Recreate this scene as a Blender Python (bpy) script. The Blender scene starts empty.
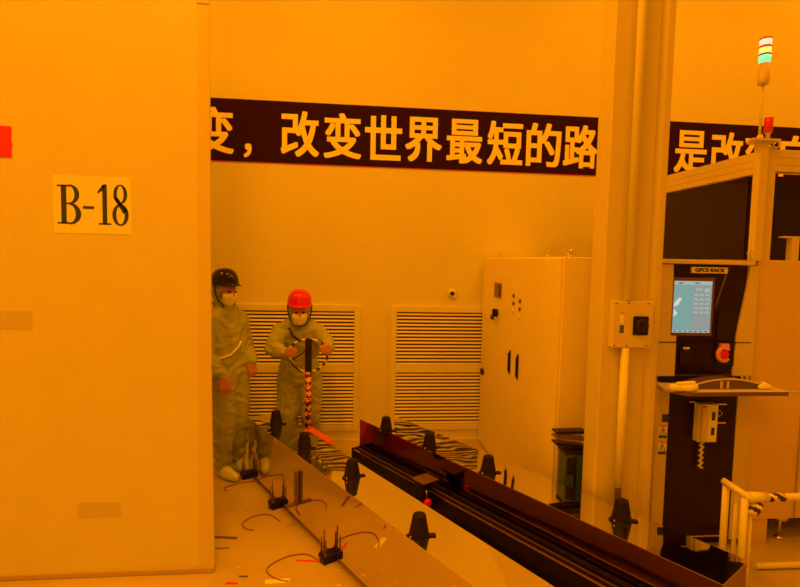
import bpy, bmesh, math, random
from mathutils import Vector, Matrix, noise
random.seed(7)
S = bpy.context.scene
COL = S.collection
PI = math.pi

# ------------------------------------------------------------------ camera
cam_d = bpy.data.cameras.new('camera')
cam_d.sensor_width = 36.0
cam_d.lens = 36.0 * 510 / 800
cam_d.clip_start = 0.05
cam = bpy.data.objects.new('camera', cam_d)
COL.objects.link(cam)
right = Vector((0.994879, -0.098806, 0.021284))
down = Vector((0.014741, -0.066482, -0.997679))
fwd = Vector((0.099992, 0.992883, -0.064685))
mw = Matrix.Identity(4)
for i in range(3):
    mw[i][0] = right[i]; mw[i][1] = -down[i]; mw[i][2] = -fwd[i]
mw[0][3], mw[1][3], mw[2][3] = 0, 0, 1.74
cam.matrix_world = mw
S.camera = cam
S.view_settings.view_transform = 'Standard'
S.view_settings.look = 'None'
S.view_settings.exposure = -0.74
S.view_settings.gamma = 1.0
S.view_settings.use_curve_mapping = False

# ------------------------------------------------------------------ world + yellow-room lights
w = bpy.data.worlds.new('world'); S.world = w; w.use_nodes = True
w.node_tree.nodes['Background'].inputs[0].default_value = (1, .28, .002, 1)
w.node_tree.nodes['Background'].inputs[1].default_value = 0.02
AMBER = (1.0, .28, .0015)
CEIL = 5.2
LIGHTS = [(-2.6, 2.9, 92), (0.1, 3.0, 60), (2.8, 3.3, 58), (5.0, 3.4, 66),
          (-3.2, 0.8, 60), (-0.6, 1.3, 135), (2.2, 1.0, 30), (4.4, 1.0, 6),
          (-2.6, -2.0, 90), (-0.2, -2.0, 80), (3.0, -2.0, 14)]
def area(x, y, power):
    d = bpy.data.lights.new('ceiling_lamp', 'AREA')
    d.shape = 'RECTANGLE'; d.size = .35; d.size_y = 1.25
    d.color = AMBER; d.energy = power
    o = bpy.data.objects.new('ceiling_lamp', d); COL.objects.link(o)
    o.location = (x, y, CEIL - .07)
    return o
for x, y, p in LIGHTS: area(x, y, p)

# ------------------------------------------------------------------ materials
MATS = {}
def mat(name, col, rough=.5, metal=0., noise_amt=0., noise_scale=8., emit=None, estr=1., bump=0., bscale=40., coat=0., spec=.5):
    if name in MATS: return MATS[name]
    m = bpy.data.materials.new(name); m.use_nodes = True
    nt = m.node_tree; b = nt.nodes['Principled BSDF']
    b.inputs['Base Color'].default_value = (*col, 1)
    b.inputs['Roughness'].default_value = rough
    b.inputs['Metallic'].default_value = metal
    b.inputs['Specular IOR Level'].default_value = spec
    if coat: b.inputs['Coat Weight'].default_value = coat; b.inputs['Coat Roughness'].default_value = .06
    tc = nt.nodes.new('ShaderNodeTexCoord')
    if noise_amt:
        n = nt.nodes.new('ShaderNodeTexNoise'); n.inputs['Scale'].default_value = noise_scale
        n.inputs['Detail'].default_value = 5
        nt.links.new(tc.outputs['Object'], n.inputs['Vector'])
        mp = nt.nodes.new('ShaderNodeMapRange')
        mp.inputs['From Min'].default_value = .3; mp.inputs['From Max'].default_value = .7
        mp.inputs['To Min'].default_value = 1 - noise_amt; mp.inputs['To Max'].default_value = 1 + noise_amt
        nt.links.new(n.outputs['Fac'], mp.inputs['Value'])
        mx = nt.nodes.new('ShaderNodeVectorMath'); mx.operation = 'SCALE'
        mx.inputs[0].default_value = col
        nt.links.new(mp.outputs[0], mx.inputs['Scale'])
        nt.links.new(mx.outputs[0], b.inputs['Base Color'])
    if bump:
        n2 = nt.nodes.new('ShaderNodeTexNoise'); n2.inputs['Scale'].default_value = bscale
        nt.links.new(tc.outputs['Object'], n2.inputs['Vector'])
        bp = nt.nodes.new('ShaderNodeBump'); bp.inputs['Strength'].default_value = 1
        bp.inputs['Distance'].default_value = bump
        nt.links.new(n2.outputs['Fac'], bp.inputs['Height'])
        nt.links.new(bp.outputs[0], b.inputs['Normal'])
    if emit:
        b.inputs['Emission Color'].default_value = (*emit, 1)
        b.inputs['Emission Strength'].default_value = estr
    MATS[name] = m
    return m

WALL = mat('wall_paint', (.80, .80, .78), .55, noise_amt=.012, noise_scale=3)
PART = mat('partition_paint', (.80, .80, .78), .5, noise_amt=.02, noise_scale=5)
CEILM = mat('ceiling_paint', (.8, .8, .8), .7)
TRIM = mat('trim_paint', (.82, .82, .8), .45)
STEEL = mat('painted_steel', (.76, .70, .66), .38, noise_amt=.01)
COLUMN = mat('column_cladding', (.72, .68, .64), .3, noise_amt=.015, noise_scale=4)
LOUV = mat('louver_enamel', (.95, .95, .93), .35)
DARKGAP = mat('dark_recess', (.07, .03, .03), .8)
BANNER = mat('banner_black_vinyl', (.036, .009, .01), .8, spec=.06)
LETTER = mat('letter_vinyl', (1.0, 1.0, .9), .5)
PAPER = mat('paper', (.95, 1.0, .9), .7)
INK = mat('ink', (.03, .05, .1), .6)
BLACK = mat('black_rubber', (.03, .02, .02), .55, spec=.22)
BLACKP = mat('black_plastic', (.022, .012, .014), .35, spec=.22)
BLACKG = mat('smoked_panel', (.025, .008, .009), .12, spec=.22)
BLACKM = mat('black_rail_metal', (.022, .012, .014), .25, spec=.22, metal=.3)
CHROME = mat('bare_steel', (.75, .72, .7), .22, metal=1)
BROWNP = mat('brown_plate', (.16, .10, .12), .3)
REDTAPE = mat('red_tape', (.82, .03, .05), .45)
CREAMTAPE = mat('aged_tape', (.68, .66, .6), .6)
SUIT = mat('green_cleanroom_cloth', (.40, .48, .36), .75, noise_amt=.08, noise_scale=10)
SKIN = mat('skin', (.58, .26, .3), .5)
GLOVE = mat('pink_glove', (.62, .13, .3), .5)
EYE = mat('eye_dark', (.02, .02, .02), .3)
MASKM = mat('mask_cloth', (1, 1, .95), .7)
HRED = mat('red_helmet_shell', (.75, .004, .03), .14, coat=.3)
HBLK = mat('black_helmet_shell', (.008, .005, .006), .10)
STRAP = mat('strap_webbing', (.04, .05, .06), .6)
SHOE = mat('white_shoe', (.75, .85, .8), .5)
CONE = mat('cone_rubber', (.016, .009, .009), .55, spec=.2)
ORANGEP = mat('orange_plastic', (.9, .17, .08), .45)
REDK = mat('red_knob', (.85, .01, .02), .3)
PINKP = mat('pink_estop_guard', (.95, .38, .4), .4)
DGREEN = mat('dark_green_bin', (.05, .11, .09), .4)
PIPE = mat('cream_pipe', (.86, .86, .82), .3)
GREYL = mat('grey_plastic', (.45, .45, .45), .5)
SCREENW = mat('screen_white', (.0, .0, .0), .5, emit=(.62, .72, .66), estr=1.0)
SCREENC = mat('screen_cyan', (.0, .0, .0), .5, emit=(.30, .60, .55), estr=1.0)
SCREENG = mat('screen_grey', (.0, .0, .0), .5, emit=(.42, .52, .48), estr=1.0)
SCREEND = mat('screen_dark', (.0, .0, .0), .5, emit=(.12, .22, .22), estr=1.0)
SCREENB = mat('screen_bright', (.0, .0, .0), .5, emit=(.95, 1.0, .95), estr=1.1)
LRED = mat('lamp_red_lens', (.9, .3, .2), .3, emit=(1.0, .82, .5), estr=1.6)
LYEL = mat('lamp_yellow_lens', (.9, .8, .2), .3, emit=(1.0, .85, .2), estr=1.5)
LGRN = mat('lamp_green_lens', (.1, .8, .3), .3, emit=(.35, 1.0, .55), estr=1.3)
LREDD = mat('red_lens_unlit', (.8, .03, .03), .25)
LEMIT = mat('lamp_diffuser', (.8, .8, .8), .6)

def stripes_mat(name, c1, c2, scale, axis='Z', skew=0.):
    m = bpy.data.materials.new(name); m.use_nodes = True
    nt = m.node_tree; b = nt.nodes['Principled BSDF']; b.inputs['Roughness'].default_value = .45
    tc = nt.nodes.new('ShaderNodeTexCoord'); mp = nt.nodes.new('ShaderNodeMapping')
    wv = nt.nodes.new('ShaderNodeTexWave'); wv.wave_type = 'BANDS'; wv.bands_direction = axis
    wv.inputs['Scale'].default_value = scale
    wv.inputs['Distortion'].default_value = skew
    wv.inputs['Detail Scale'].default_value = 9
    nt.links.new(tc.outputs['Object'], mp.inputs[0]); nt.links.new(mp.outputs[0], wv.inputs['Vector'])
    r = nt.nodes.new('ShaderNodeValToRGB'); r.color_ramp.interpolation = 'CONSTANT'
    r.color_ramp.elements[0].color = (*c1, 1); r.color_ramp.elements[1].position = .5
    r.color_ramp.elements[1].color = (*c2, 1)
    nt.links.new(wv.outputs['Fac'], r.inputs[0]); nt.links.new(r.outputs[0], b.inputs['Base Color'])
    return m
POLEM = stripes_mat('taped_pole_stripes', (.03, .03, .03), (.9, .35, .25), 5.5, 'Z', 5)
HOOPM = stripes_mat('black_white_tape', (.04, .03, .03), (.85, .75, .7), 7.5, 'DIAGONAL', 1)

def mirror_mat(name, wave_from, wave_to, amp, tint=(.80, .76, .74), rough=.035, near_end=-9.):
    """polished sheet: the far half of the skin is slightly rippled, as thin sheet is"""
    m = bpy.data.materials.new(name); m.use_nodes = True
    nt = m.node_tree; b = nt.nodes['Principled BSDF']
    b.inputs['Base Color'].default_value = (*tint, 1); b.inputs['Metallic'].default_value = 1
    b.inputs['Roughness'].default_value = rough
    tc = nt.nodes.new('ShaderNodeTexCoord')
    sx = nt.nodes.new('ShaderNodeSeparateXYZ'); nt.links.new(tc.outputs['Object'], sx.inputs[0])
    mr = nt.nodes.new('ShaderNodeMapRange'); mr.interpolation_type = 'SMOOTHSTEP'
    mr.inputs['From Min'].default_value = wave_from; mr.inputs['From Max'].default_value = wave_to
    mr.inputs['To Min'].default_value = 1; mr.inputs['To Max'].default_value = .06
    nt.links.new(sx.outputs['Y'], mr.inputs['Value'])
    n = nt.nodes.new('ShaderNodeTexNoise'); n.inputs['Scale'].default_value = 5.0
    n.inputs['Detail'].default_value = 0.3
    nt.links.new(tc.outputs['Object'], n.inputs['Vector'])
    mu = nt.nodes.new('ShaderNodeMath'); mu.operation = 'MULTIPLY'
    m2 = nt.nodes.new('ShaderNodeMath'); m2.operation = 'MULTIPLY_ADD'
    soft = nt.nodes.new('ShaderNodeMath'); soft.operation = 'SUBTRACT'; soft.inputs[0].default_value = near_end
    nt.links.new(sx.outputs['Y'], soft.inputs[1]); soft.use_clamp = True
    m2.inputs[1].default_value = 2.2
    nt.links.new(soft.outputs[0], m2.inputs[0]); nt.links.new(mr.outputs[0], m2.inputs[2])
    nt.links.new(n.outputs['Fac'], mu.inputs[0]); nt.links.new(m2.outputs[0], mu.inputs[1])
    bp = nt.nodes.new('ShaderNodeBump'); bp.inputs['Distance'].default_value = amp
    nt.links.new(mu.outputs[0], bp.inputs['Height']); nt.links.new(bp.outputs[0], b.inputs['Normal'])
    return m
MIRL = mirror_mat('polished_sheet_left', .7, 1.5, .004)
MIRR = mirror_mat('polished_sheet_right', 1.0, 1.7, .004, near_end=-2.05)
MIRD = mirror_mat('dark_polished_side', 0, 3, .0012, (.20, .09, .08), .05)
MIRS = mirror_mat('polished_side_sheet', 0, 3, .0015, (.72, .66, .62), .03)

def floor_mat():
    m = bpy.data.materials.new('epoxy_floor'); m.use_nodes = True
    nt = m.node_tree; b = nt.nodes['Principled BSDF']
    tc = nt.nodes.new('ShaderNodeTexCoord')
    n = nt.nodes.new('ShaderNodeTexNoise'); n.inputs['Scale'].default_value = 1.3; n.inputs['Detail'].default_value = 6
    nt.links.new(tc.outputs['Object'], n.inputs['Vector'])
    r = nt.nodes.new('ShaderNodeValToRGB')
    r.color_ramp.elements[0].position = .3; r.color_ramp.elements[0].color = (.52, .44, .40, 1)
    r.color_ramp.elements[1].position = .7; r.color_ramp.elements[1].color = (.66, .58, .52, 1)
    nt.links.new(n.outputs['Fac'], r.inputs[0])
    # scuffs: pale and dark worn specks
    mp = nt.nodes.new('ShaderNodeMapping'); mp.inputs['Scale'].default_value = (5, 13, 1)
    nt.links.new(tc.outputs['Object'], mp.inputs[0])
    n2 = nt.nodes.new('ShaderNodeTexNoise'); n2.inputs['Scale'].default_value = 2.2; n2.inputs['Detail'].default_value = 3
    nt.links.new(mp.outputs[0], n2.inputs['Vector'])
    r2 = nt.nodes.new('ShaderNodeValToRGB')
    r2.color_ramp.elements[0].position = .70; r2.color_ramp.elements[0].color = (0, 0, 0, 1)
    r2.color_ramp.elements[1].position = .73; r2.color_ramp.elements[1].color = (1, 1, 1, 1)
    nt.links.new(n2.outputs['Fac'], r2.inputs[0])
    mx = nt.nodes.new('ShaderNodeMixRGB'); mx.inputs[2].default_value = (.92, .92, .85, 1)
    nt.links.new(r2.outputs[0], mx.inputs[0]); nt.links.new(r.outputs[0], mx.inputs[1])
    nt.links.new(mx.outputs[0], b.inputs['Base Color'])
    b.inputs['Roughness'].default_value = .3
    b.inputs['Specular IOR Level'].default_value = .35
    return m
FLOOR = floor_mat()

# ------------------------------------------------------------------ mesh helpers
class MB:
    def __init__(s): s.bm = bmesh.new(); s.mats = []
    def mi(s, m):
        if m is None: return 0
        if m not in s.mats: s.mats.append(m)
        return s.mats.index(m)
    def box(s, x0, x1, y0, y1, z0, z1, m=None):
        k = s.mi(m)
        v = [s.bm.verts.new(p) for p in ((x0,y0,z0),(x1,y0,z0),(x1,y1,z0),(x0,y1,z0),(x0,y0,z1),(x1,y0,z1),(x1,y1,z1),(x0,y1,z1))]
        for f in ((0,3,2,1),(4,5,6,7),(0,1,5,4),(1,2,6,5),(2,3,7,6),(3,0,4,7)):
            fc = s.bm.faces.new([v[i] for i in f]); fc.material_index = k
        return s
    def prism(s, pts, a0, a1, axis='y', m=None):
        """pts: 2d outline; extruded along axis from a0 to a1"""
        k = s.mi(m)
        def P(p, a):
            if axis == 'y': return (p[0], a, p[1])
            if axis == 'x': return (a, p[0], p[1])
            return (p[0], p[1], a)
        A = [s.bm.verts.new(P(p, a0)) for p in pts]; B = [s.bm.verts.new(P(p, a1)) for p in pts]
        n = len(pts); fs = [s.bm.faces.new(A), s.bm.faces.new(B[::-1])]
        for i in range(n): fs.append(s.bm.faces.new([A[i], B[i], B[(i+1)%n], A[(i+1)%n]]))
        for f in fs: f.material_index = k
        return s
    def tube(s, path, r, seg=10, m=None, caps=True, closed=False):
        k = s.mi(m); P = [Vector(p) for p in path]; n = len(P); rings = []
        rr = r if isinstance(r, (list, tuple)) else [r]*n
        up = None
        for i in range(n):
            if closed: t = (P[(i+1)%n] - P[i-1]).normalized()
            else: t = (P[min(i+1, n-1)] - P[max(i-1, 0)]).normalized()
            if up is None: up = t.orthogonal().normalized()
            up = (up - t*up.dot(t)).normalized(); bi = t.cross(up)
            rings.append([s.bm.verts.new(P[i] + rr[i]*(math.cos(2*PI*j/seg)*up + math.sin(2*PI*j/seg)*bi)) for j in range(seg)])
        rng = range(n if closed else n-1)
        for i in rng:
            A, B = rings[i], rings[(i+1)%n]
            for j in range(seg):
                f = s.bm.faces.new([A[j], A[(j+1)%seg], B[(j+1)%seg], B[j]]); f.material_index = k; f.smooth = True
        if caps and not closed:
            for R_ in (rings[0][::-1], rings[-1]):
                f = s.bm.faces.new(R_); f.material_index = k
        return s
    def lathe(s, prof, c=(0,0,0), seg=28, m=None, axis='z', smooth=True):
        k = s.mi(m); c = Vector(c); rings = []
        for r, h in prof:
            ring = []
            for j in range(seg):
                a = 2*PI*j/seg; u, v = r*math.cos(a), r*math.sin(a)
                p = {'z': (u, v, h), 'y': (u, h, v), 'x': (h, u, v)}[axis]
                ring.append(s.bm.verts.new(c + Vector(p)))
            rings.append(ring)
        for A, B in zip(rings, rings[1:]):
            for j in range(seg):
                f = s.bm.faces.new([A[j], A[(j+1)%seg], B[(j+1)%seg], B[j]]); f.material_index = k; f.smooth = smooth
        for R_ in (rings[0][::-1], rings[-1]):
            f = s.bm.faces.new(R_); f.material_index = k
        return s
    def hull(s, spheres, m=None, sub=2):
        """convex hull round a set of spheres"""
        k = s.mi(m); t = bmesh.new()
        for c, r in spheres:
            bmesh.ops.create_icosphere(t, subdivisions=sub, radius=r, matrix=Matrix.Translation(Vector(c)))
        if len(spheres) > 1:
            pts = [v.co.copy() for v in t.verts]; t.free(); t = bmesh.new()
            vs = [t.verts.new(p) for p in pts]
            bmesh.ops.convex_hull(t, input=vs)
            loose = [v for v in t.verts if not v.link_faces]
            bmesh.ops.delete(t, geom=loose, context='VERTS')
        t.verts.index_update()
        mp = [s.bm.verts.new(v.co) for v in t.verts]
        for f in t.faces:
            nf = s.bm.faces.new([mp[v.index] for v in f.verts]); nf.smooth = True; nf.material_index = k
        t.free()
        return s
    def build(s, name, m=None, parent=None, bevel=0, seg=2, loc=None, rotz=None):
        bmesh.ops.recalc_face_normals(s.bm, faces=s.bm.faces)
        me = bpy.data.meshes.new(name); s.bm.to_mesh(me); s.bm.free()
        for q in (s.mats or [m]): me.materials.append(q)
        o = bpy.data.objects.new(name, me); COL.objects.link(o)
        if parent: o.parent = parent
        if loc is not None: o.location = loc
        if rotz is not None: o.rotation_euler = (0, 0, rotz)
        if bevel:
            bv = o.modifiers.new('bevel', 'BEVEL'); bv.width = bevel; bv.segments = seg
            bv.limit_method = 'ANGLE'; bv.angle_limit = math.radians(40)
        return o
def tag(o, label=None, cat=None, group=None, kind=None):
    if label: o['label'] = label
    if cat: o['category'] = cat
    if group: o['group'] = group
    if kind: o['kind'] = kind
    return o
def empty(name, loc=(0,0,0), rz=0, label=None, cat=None, group=None):
    o = bpy.data.objects.new(name, None); COL.objects.link(o)
    o.location = loc; o.rotation_euler = (0, 0, rz); o.empty_display_size = .05
    return tag(o, label, cat, group)
def kids(o): return [c for c in bpy.data.objects if c.parent is o]
def copy_tree(o, parent=None):
    c = o.copy(); COL.objects.link(c); c.parent = parent
    for ch in kids(o): copy_tree(ch, c)
    return c
def struct(o): o['kind'] = 'structure'; return o
def bx(*a, m=None): return MB().box(*a, m=m)

# ------------------------------------------------------------------ the room
WY = 4.82
X0, X1, Y0 = -4.4, 6.2, -4.0
struct(bx(X0, X1, Y0, WY, -.1, 0).build('floor', FLOOR))
struct(bx(X0, X1, Y0, WY, CEIL, CEIL+.1).build('ceiling', CEILM))
struct(bx(X0-.1, X1+.1, WY, WY+.1, -.1, CEIL+.1).build('wall_back', WALL))
struct(bx(X0-.1, X0, Y0, WY, -.1, CEIL+.1).build('wall_left', WALL))
struct(bx(X1, X1+.1, Y0, WY, -.1, CEIL+.1).build('wall_right', WALL))
struct(bx(X0-.1, X1+.1, Y0-.1, Y0, -.1, CEIL+.1).build('wall_front', WALL))
b = bx(X0, X1, WY-.012, WY, 0, .105); b.box(X0, X1, WY-.02, WY, 0, .018)
struct(b.build('baseboard_back', TRIM, bevel=.003))

# lamp housings on the ceiling (the lamps hang just under them)
h0 = None
for i, (x, y, p) in enumerate(LIGHTS):
    if h0 is None:
        h0 = empty('ceiling_light', (x, y, CEIL), 0, 'long yellow-room ceiling light flush under the ceiling, above the view', 'light', 'ceiling lights over the hall')
        q = MB(); q.box(-.22, .22, -.68, .68, -.05, -.001); q.build('housing', TRIM, h0, bevel=.004)
    else:
        c = copy_tree(h0); c.location = (x, y, CEIL)

# partition at the left with its corner strip and bottom skirt
b = bx(-4.38, -.797, 2.80, 2.93, .03, 4.2)
part = struct(b.build('wall_partition', PART, bevel=.002))
b = MB().prism([(-.797, .03), (-.716, .03), (-.729, 1.0), (-.736, 3.03), (-.797, 3.03)], 2.798, 2.815)
b.build('corner_strip', STEEL, part, bevel=.002)
b = bx(-.797, -.737, 2.798, 2.815, 3.035, 4.2); b.build('corner_strip', STEEL, part, bevel=.002)
b = bx(-4.38, -.716, 2.787, 2.82, 0, .032); b.build('skirt', mat('skirt_vinyl', (.55, .45, .40), .4), part, bevel=.006)

# ------------------------------------------------------------------ louvred vents in the back wall
def vent(x0, x1, label):
    z0, z1 = .106, 1.311
    e = empty('louvre_vent', ((x0+x1)/2, WY, z0), 0, label, 'vent', 'louvred return air vents')
    hw = (x1-x0)/2; H = z1-z0
    f = MB()
    f.box(-hw, -hw+.055, -.028, -.001, 0, H); f.box(hw-.055, hw, -.028, -.001, 0, H)
    f.box(-hw+.055, hw-.055, -.028, -.001, H-.06, H); f.box(-hw+.055, hw-.055, -.028, -.001, 0, .06)
    f.box(-hw+.055, hw-.055, -.026, -.001, .562, .634)
    f.build('frame', TRIM, e, bevel=.004)
    bx(-hw+.055, hw-.055, -.006, -.001, .06, H-.06).build('backing', DARKGAP, e)
    for a, c, n in ((.06, .562, 15), (.634, H-.06, 15)):
        q = MB(); p = (c-a)/n
        for i in range(n):
            z = a + p*(i+.5)
            q.prism([(-.022, z-p*.34), (-.022, z-p*.24), (-.008, z+p*.16), (-.008, z+p*.06)], -hw+.055, hw-.055, 'x')
        q.build('louvre_slats', LOUV, e)
    return e
vent(-1.03, .112, 'louvred return air vent in back wall behind the worker in red helmet')
vent(.402, 1.48, 'louvred return air vent in back wall partly hidden by the tall cabinet')

# small round wall fitting above the right vent
e = empty('wall_sensor', (.985, WY, 1.435), 0, 'small round white sensor on the back wall above the right vent', 'sensor')
MB().lathe([(.045, -.001), (.045, -.012), (.036, -.03), (.02, -.042), (.004, -.046)], axis='y', m=TRIM).build('housing', TRIM, e)
MB().lathe([(.02, -.036), (.02, -.052), (.012, -.058), (.003, -.06)], (-.004, 0, .002), axis='y', seg=16).build('lens', BLACKP, e)
MB().hull([((.02, -.025, -.028), .018)]).build('bracket', TRIM, e)

# ------------------------------------------------------------------ banner with Chinese slogan
ban = empty('wall_banner', (1.5, WY, 2.60), 0, 'long black banner with yellow Chinese slogan across the back wall', 'banner')
bx(-3.6, 3.9, -.006, -.001, 0, .558).build('cloth', BANNER, ban)
MB().box(-3.6, 3.9, -.0075, -.001, 0, .004).build('hem', REDTAPE, ban)
def text_mesh(ch, size, offset=0., extrude=.001, align='CENTER'):
    cu = bpy.data.curves.new('txt', 'FONT'); cu.body = ch; cu.size = size
    cu.extrude = extrude; cu.offset = offset; cu.align_x = align; cu.resolution_u = 6
    o = bpy.data.objects.new('txt', cu); COL.objects.link(o)
    dg = bpy.context.evaluated_depsgraph_get(); dg.update()
    me = bpy.data.meshes.new_from_object(o.evaluated_get(dg))
    bpy.data.objects.remove(o); bpy.data.curves.remove(cu)
    return me
def fit_text(ch, name, m, parent, cx, y, cz, wd, ht, offset=0., size=.4, lab=None, bold=0.):
    """a character scaled to a width and height, upright, facing -y"""
    me = text_mesh(ch, size, offset)
    xs = [v.co.x for v in me.vertices]; ys = [v.co.y for v in me.vertices]
    sx = wd/(max(xs)-min(xs)); sy = ht/(max(ys)-min(ys)); mx = (max(xs)+min(xs))/2; my = (max(ys)+min(ys))/2
    for v in me.vertices:
        x, yy, z = v.co; v.co = ((x-mx)*sx, -z, (yy-my)*sy)
    if bold:
        bm = bmesh.new(); k = 0
        for dx in (-1, 0, 1):
            for dz in (-.8, 0, .8):
                t = me.copy()
                for v in t.vertices: v.co = (v.co.x*(1-2*bold/wd)+dx*bold, v.co.y-.00012*k, v.co.z*(1-1.6*bold/ht)+dz*bold)
                bm.from_mesh(t); bpy.data.meshes.remove(t); k += 1
        bm.to_mesh(me); bm.free()
    me.materials.clear(); me.materials.append(m)
    o = bpy.data.objects.new(name, me); COL.objects.link(o); o.parent = parent
    o.location = (cx, y, cz)
    if lab: o['label'] = lab
    return o
for ch, x in (('改', -1.62), ('变', -1.225), ('改', -.464), ('变', -.077), ('世', .30), ('界', .676), ('最', 1.067), ('短', 1.459),
              ('的', 1.838), ('路', 2.206), ('是', 3.342), ('改', 3.722), ('变', 4.08), ('自', 4.465), ('己', 4.85)):
    fit_text(ch, 'character', LETTER, ban, x-1.5, -.009, .272, .345, .41, bold=.0095)
for x in (-.93, 2.60):
    fit_text('，', 'comma', LETTER, ban, x-1.5, -.009, .105, .07, .125, bold=.006)

# ------------------------------------------------------------------ marks on the partition
def ring2d(q, cx, cz, ro, ho, ri, hi, a0, a1, y0, y1, n=26, dx=0, m=None):
    """part of an elliptical ring; inner and outer radii differ per axis so the stroke swells"""
    k = q.mi(m)
    def pt(rx, rz, a, ox): return (cx+ox+rx*math.cos(a), cz+rz*math.sin(a))
    prev = None
    for i in range(n+1):
        a = a0+(a1-a0)*i/n
        P, Q = pt(ro, ho, a, 0), pt(ri, hi, a, dx)
        cur = [q.bm.verts.new((p[0], yy, p[1])) for p in (P, Q) for yy in (y0, y1)]
        if prev:
            for A in ((0, 2), (3, 1), (1, 0), (2, 3)):
                f = q.bm.faces.new([prev[A[0]], prev[A[1]], cur[A[1]], cur[A[0]]]); f.material_index = k
        prev = cur
sg = empty('paper_sign', (-1.32, 2.80, 1.845), 0, 'white paper sign reading B-18 taped on the left partition', 'sign')
bx(-.19, .19, -.0022, -.0005, 0, .292).build('sheet', PAPER, sg)
y0, y1 = -.0035, -.0023
# B
q = MB(); zb, zt = .047, .245
q.box(-.153, -.128, y0, y1, zb, zt); q.box(-.172, -.115, y0, y1, zb, zb+.008); q.box(-.172, -.115, y0, y1, zt-.008, zt)
mid = .150
ring2d(q, -.112, (mid+zt)/2, .047, (zt-mid)/2+.003, .024, (zt-mid)/2-.006, -PI/2, PI/2, y0, y1)
ring2d(q, -.112, (mid+zb)/2, .055, (mid-zb)/2+.003, .029, (mid-zb)/2-.006, -PI/2, PI/2, y0, y1)
for z in (zt-.008, mid-.003, zb): q.box(-.130, -.110, y0, y1, z, z+.008)
q.build('letter', INK, sg)
bx(-.048, .006, y0, y1, .126, .140).build('dash', INK, sg)
q = MB(); q.box(.048, .070, y0, y1, .047, .250); q.box(.028, .090, y0, y1, .047, .055)
q.prism([(.048, .250), (.070, .256), (.048, .222), (.024, .205), (.024, .214)], y0, y1)
q.build('digit', INK, sg)
q = MB()
ring2d(q, .136, .205, .034, .050, .017, .043, 0, 2*PI, y0, y1, 36)
ring2d(q, .136, .099, .040, .056, .021, .048, 0, 2*PI, y0, y1, 36)
q.prism([(.102, .190), (.125, .185), (.170, .118), (.150, .105)], y0, y1)
q.build('digit', INK, sg)

def tape(x0, x1, z0, z1, m, label, jag=0, name='tape_strip'):
    q = MB(); n = 5
    pts = [(x0, z0)] + [(x1+random.uniform(-jag, jag), z0+(z1-z0)*i/n) for i in range(n+1)] + [(x0, z1)]
    q.prism(pts, 2.7975, 2.7992)
    o = q.build(name, m); return tag(o, label, 'tape')
tape(-1.90, -1.702, 2.215, 2.372, REDTAPE, 'bright red tape on the partition at the left picture edge', .004)
tape(-1.90, -1.627, 1.345, 1.438, CREAMTAPE, 'faded beige tape strip on the partition at mid height, left edge', .002)
tape(-1.423, -1.205, .330, .412, CREAMTAPE, 'faded beige tape strip low on the partition near the floor', .002)

# ------------------------------------------------------------------ column with conduit and switch box
c = empty('structural_column', (1.53, 2.72, 0), 0, 'tall cream clad column in front of the back wall, rising out of view', 'column')
b = MB()
b.prism([(-.166, -.10), (.085, -.10), (.093, -.088), (.115, -.088), (.123, -.10), (.166, -.10), (.166, .05), (-.166, .05)], 0, CEIL-.001, 'z')
b.build('cladding', COLUMN, c, bevel=.012, seg=3)
bx(-.172, .172, -.106, .056, 0, .10).build('plinth', TRIM, c, bevel=.004)
cd = empty('conduit', (1.484, 2.585, 0), 0, 'vertical cream conduit pipe fixed to the column face', 'pipe')
MB().tube([(0, 0, .53), (0, 0, 1.298)], .022, 14).build('lower_pipe', PIPE, cd)
MB().tube([(0, 0, 1.552), (0, 0, CEIL-.002)], .022, 14).build('upper_pipe', PIPE, cd)
q = MB()
path = [(0, 0, .53-i*.010) for i in range(13)]
q.tube(path, [.016+.003*(i % 2) for i in range(13)], 12)
q.tube([(0, 0, .41), (-.01, 0, .25), (-.02, 0, .02)], .014, 10)
q.build('flexible_hose', BROWNP, cd)
sb = empty('switch_box', (1.513, 2.62, 1.300), 0, 'cream wall switch box with black rotary switch mounted on the column', 'switch box')
bx(-.112, .112, -.05, -.001, 0, .250).build('case', STEEL, sb, bevel=.004)
q = bx(-.002, .084, -.058, -.05, .068, .170); q.build('switch_plate', BLACKP, sb, bevel=.008)
q = MB(); q.lathe([(.036, -.059), (.036, -.072), (.030, -.078)], (.041, 0, .119), axis='y'); q.box(.033, .049, -.095, -.078, .085, .153)
q.build('rotary_knob', BLACK, sb, bevel=.002)
q = MB()
for i in range(3):
    for j in range(2): q.box(-.074+j*.012, -.064+j*.012, -.0515, -.05, .080+i*.014, .092+i*.014)
q.build('label_block', INK, sb)
bx(-.074, -.055, -.0515, -.05, .13, .178).build('paper_label', PAPER, sb)
bx(-.074, -.052, -.0515, -.05, .184, .189).build('paper_label', REDTAPE, sb)
for x in (-.10, -.03, .08):
    for z in (.012, .238): MB().lathe([(.004, -.05), (.004, -.053)], (x, 0, z), axis='y', seg=8).build('screw', BROWNP, sb)

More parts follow.
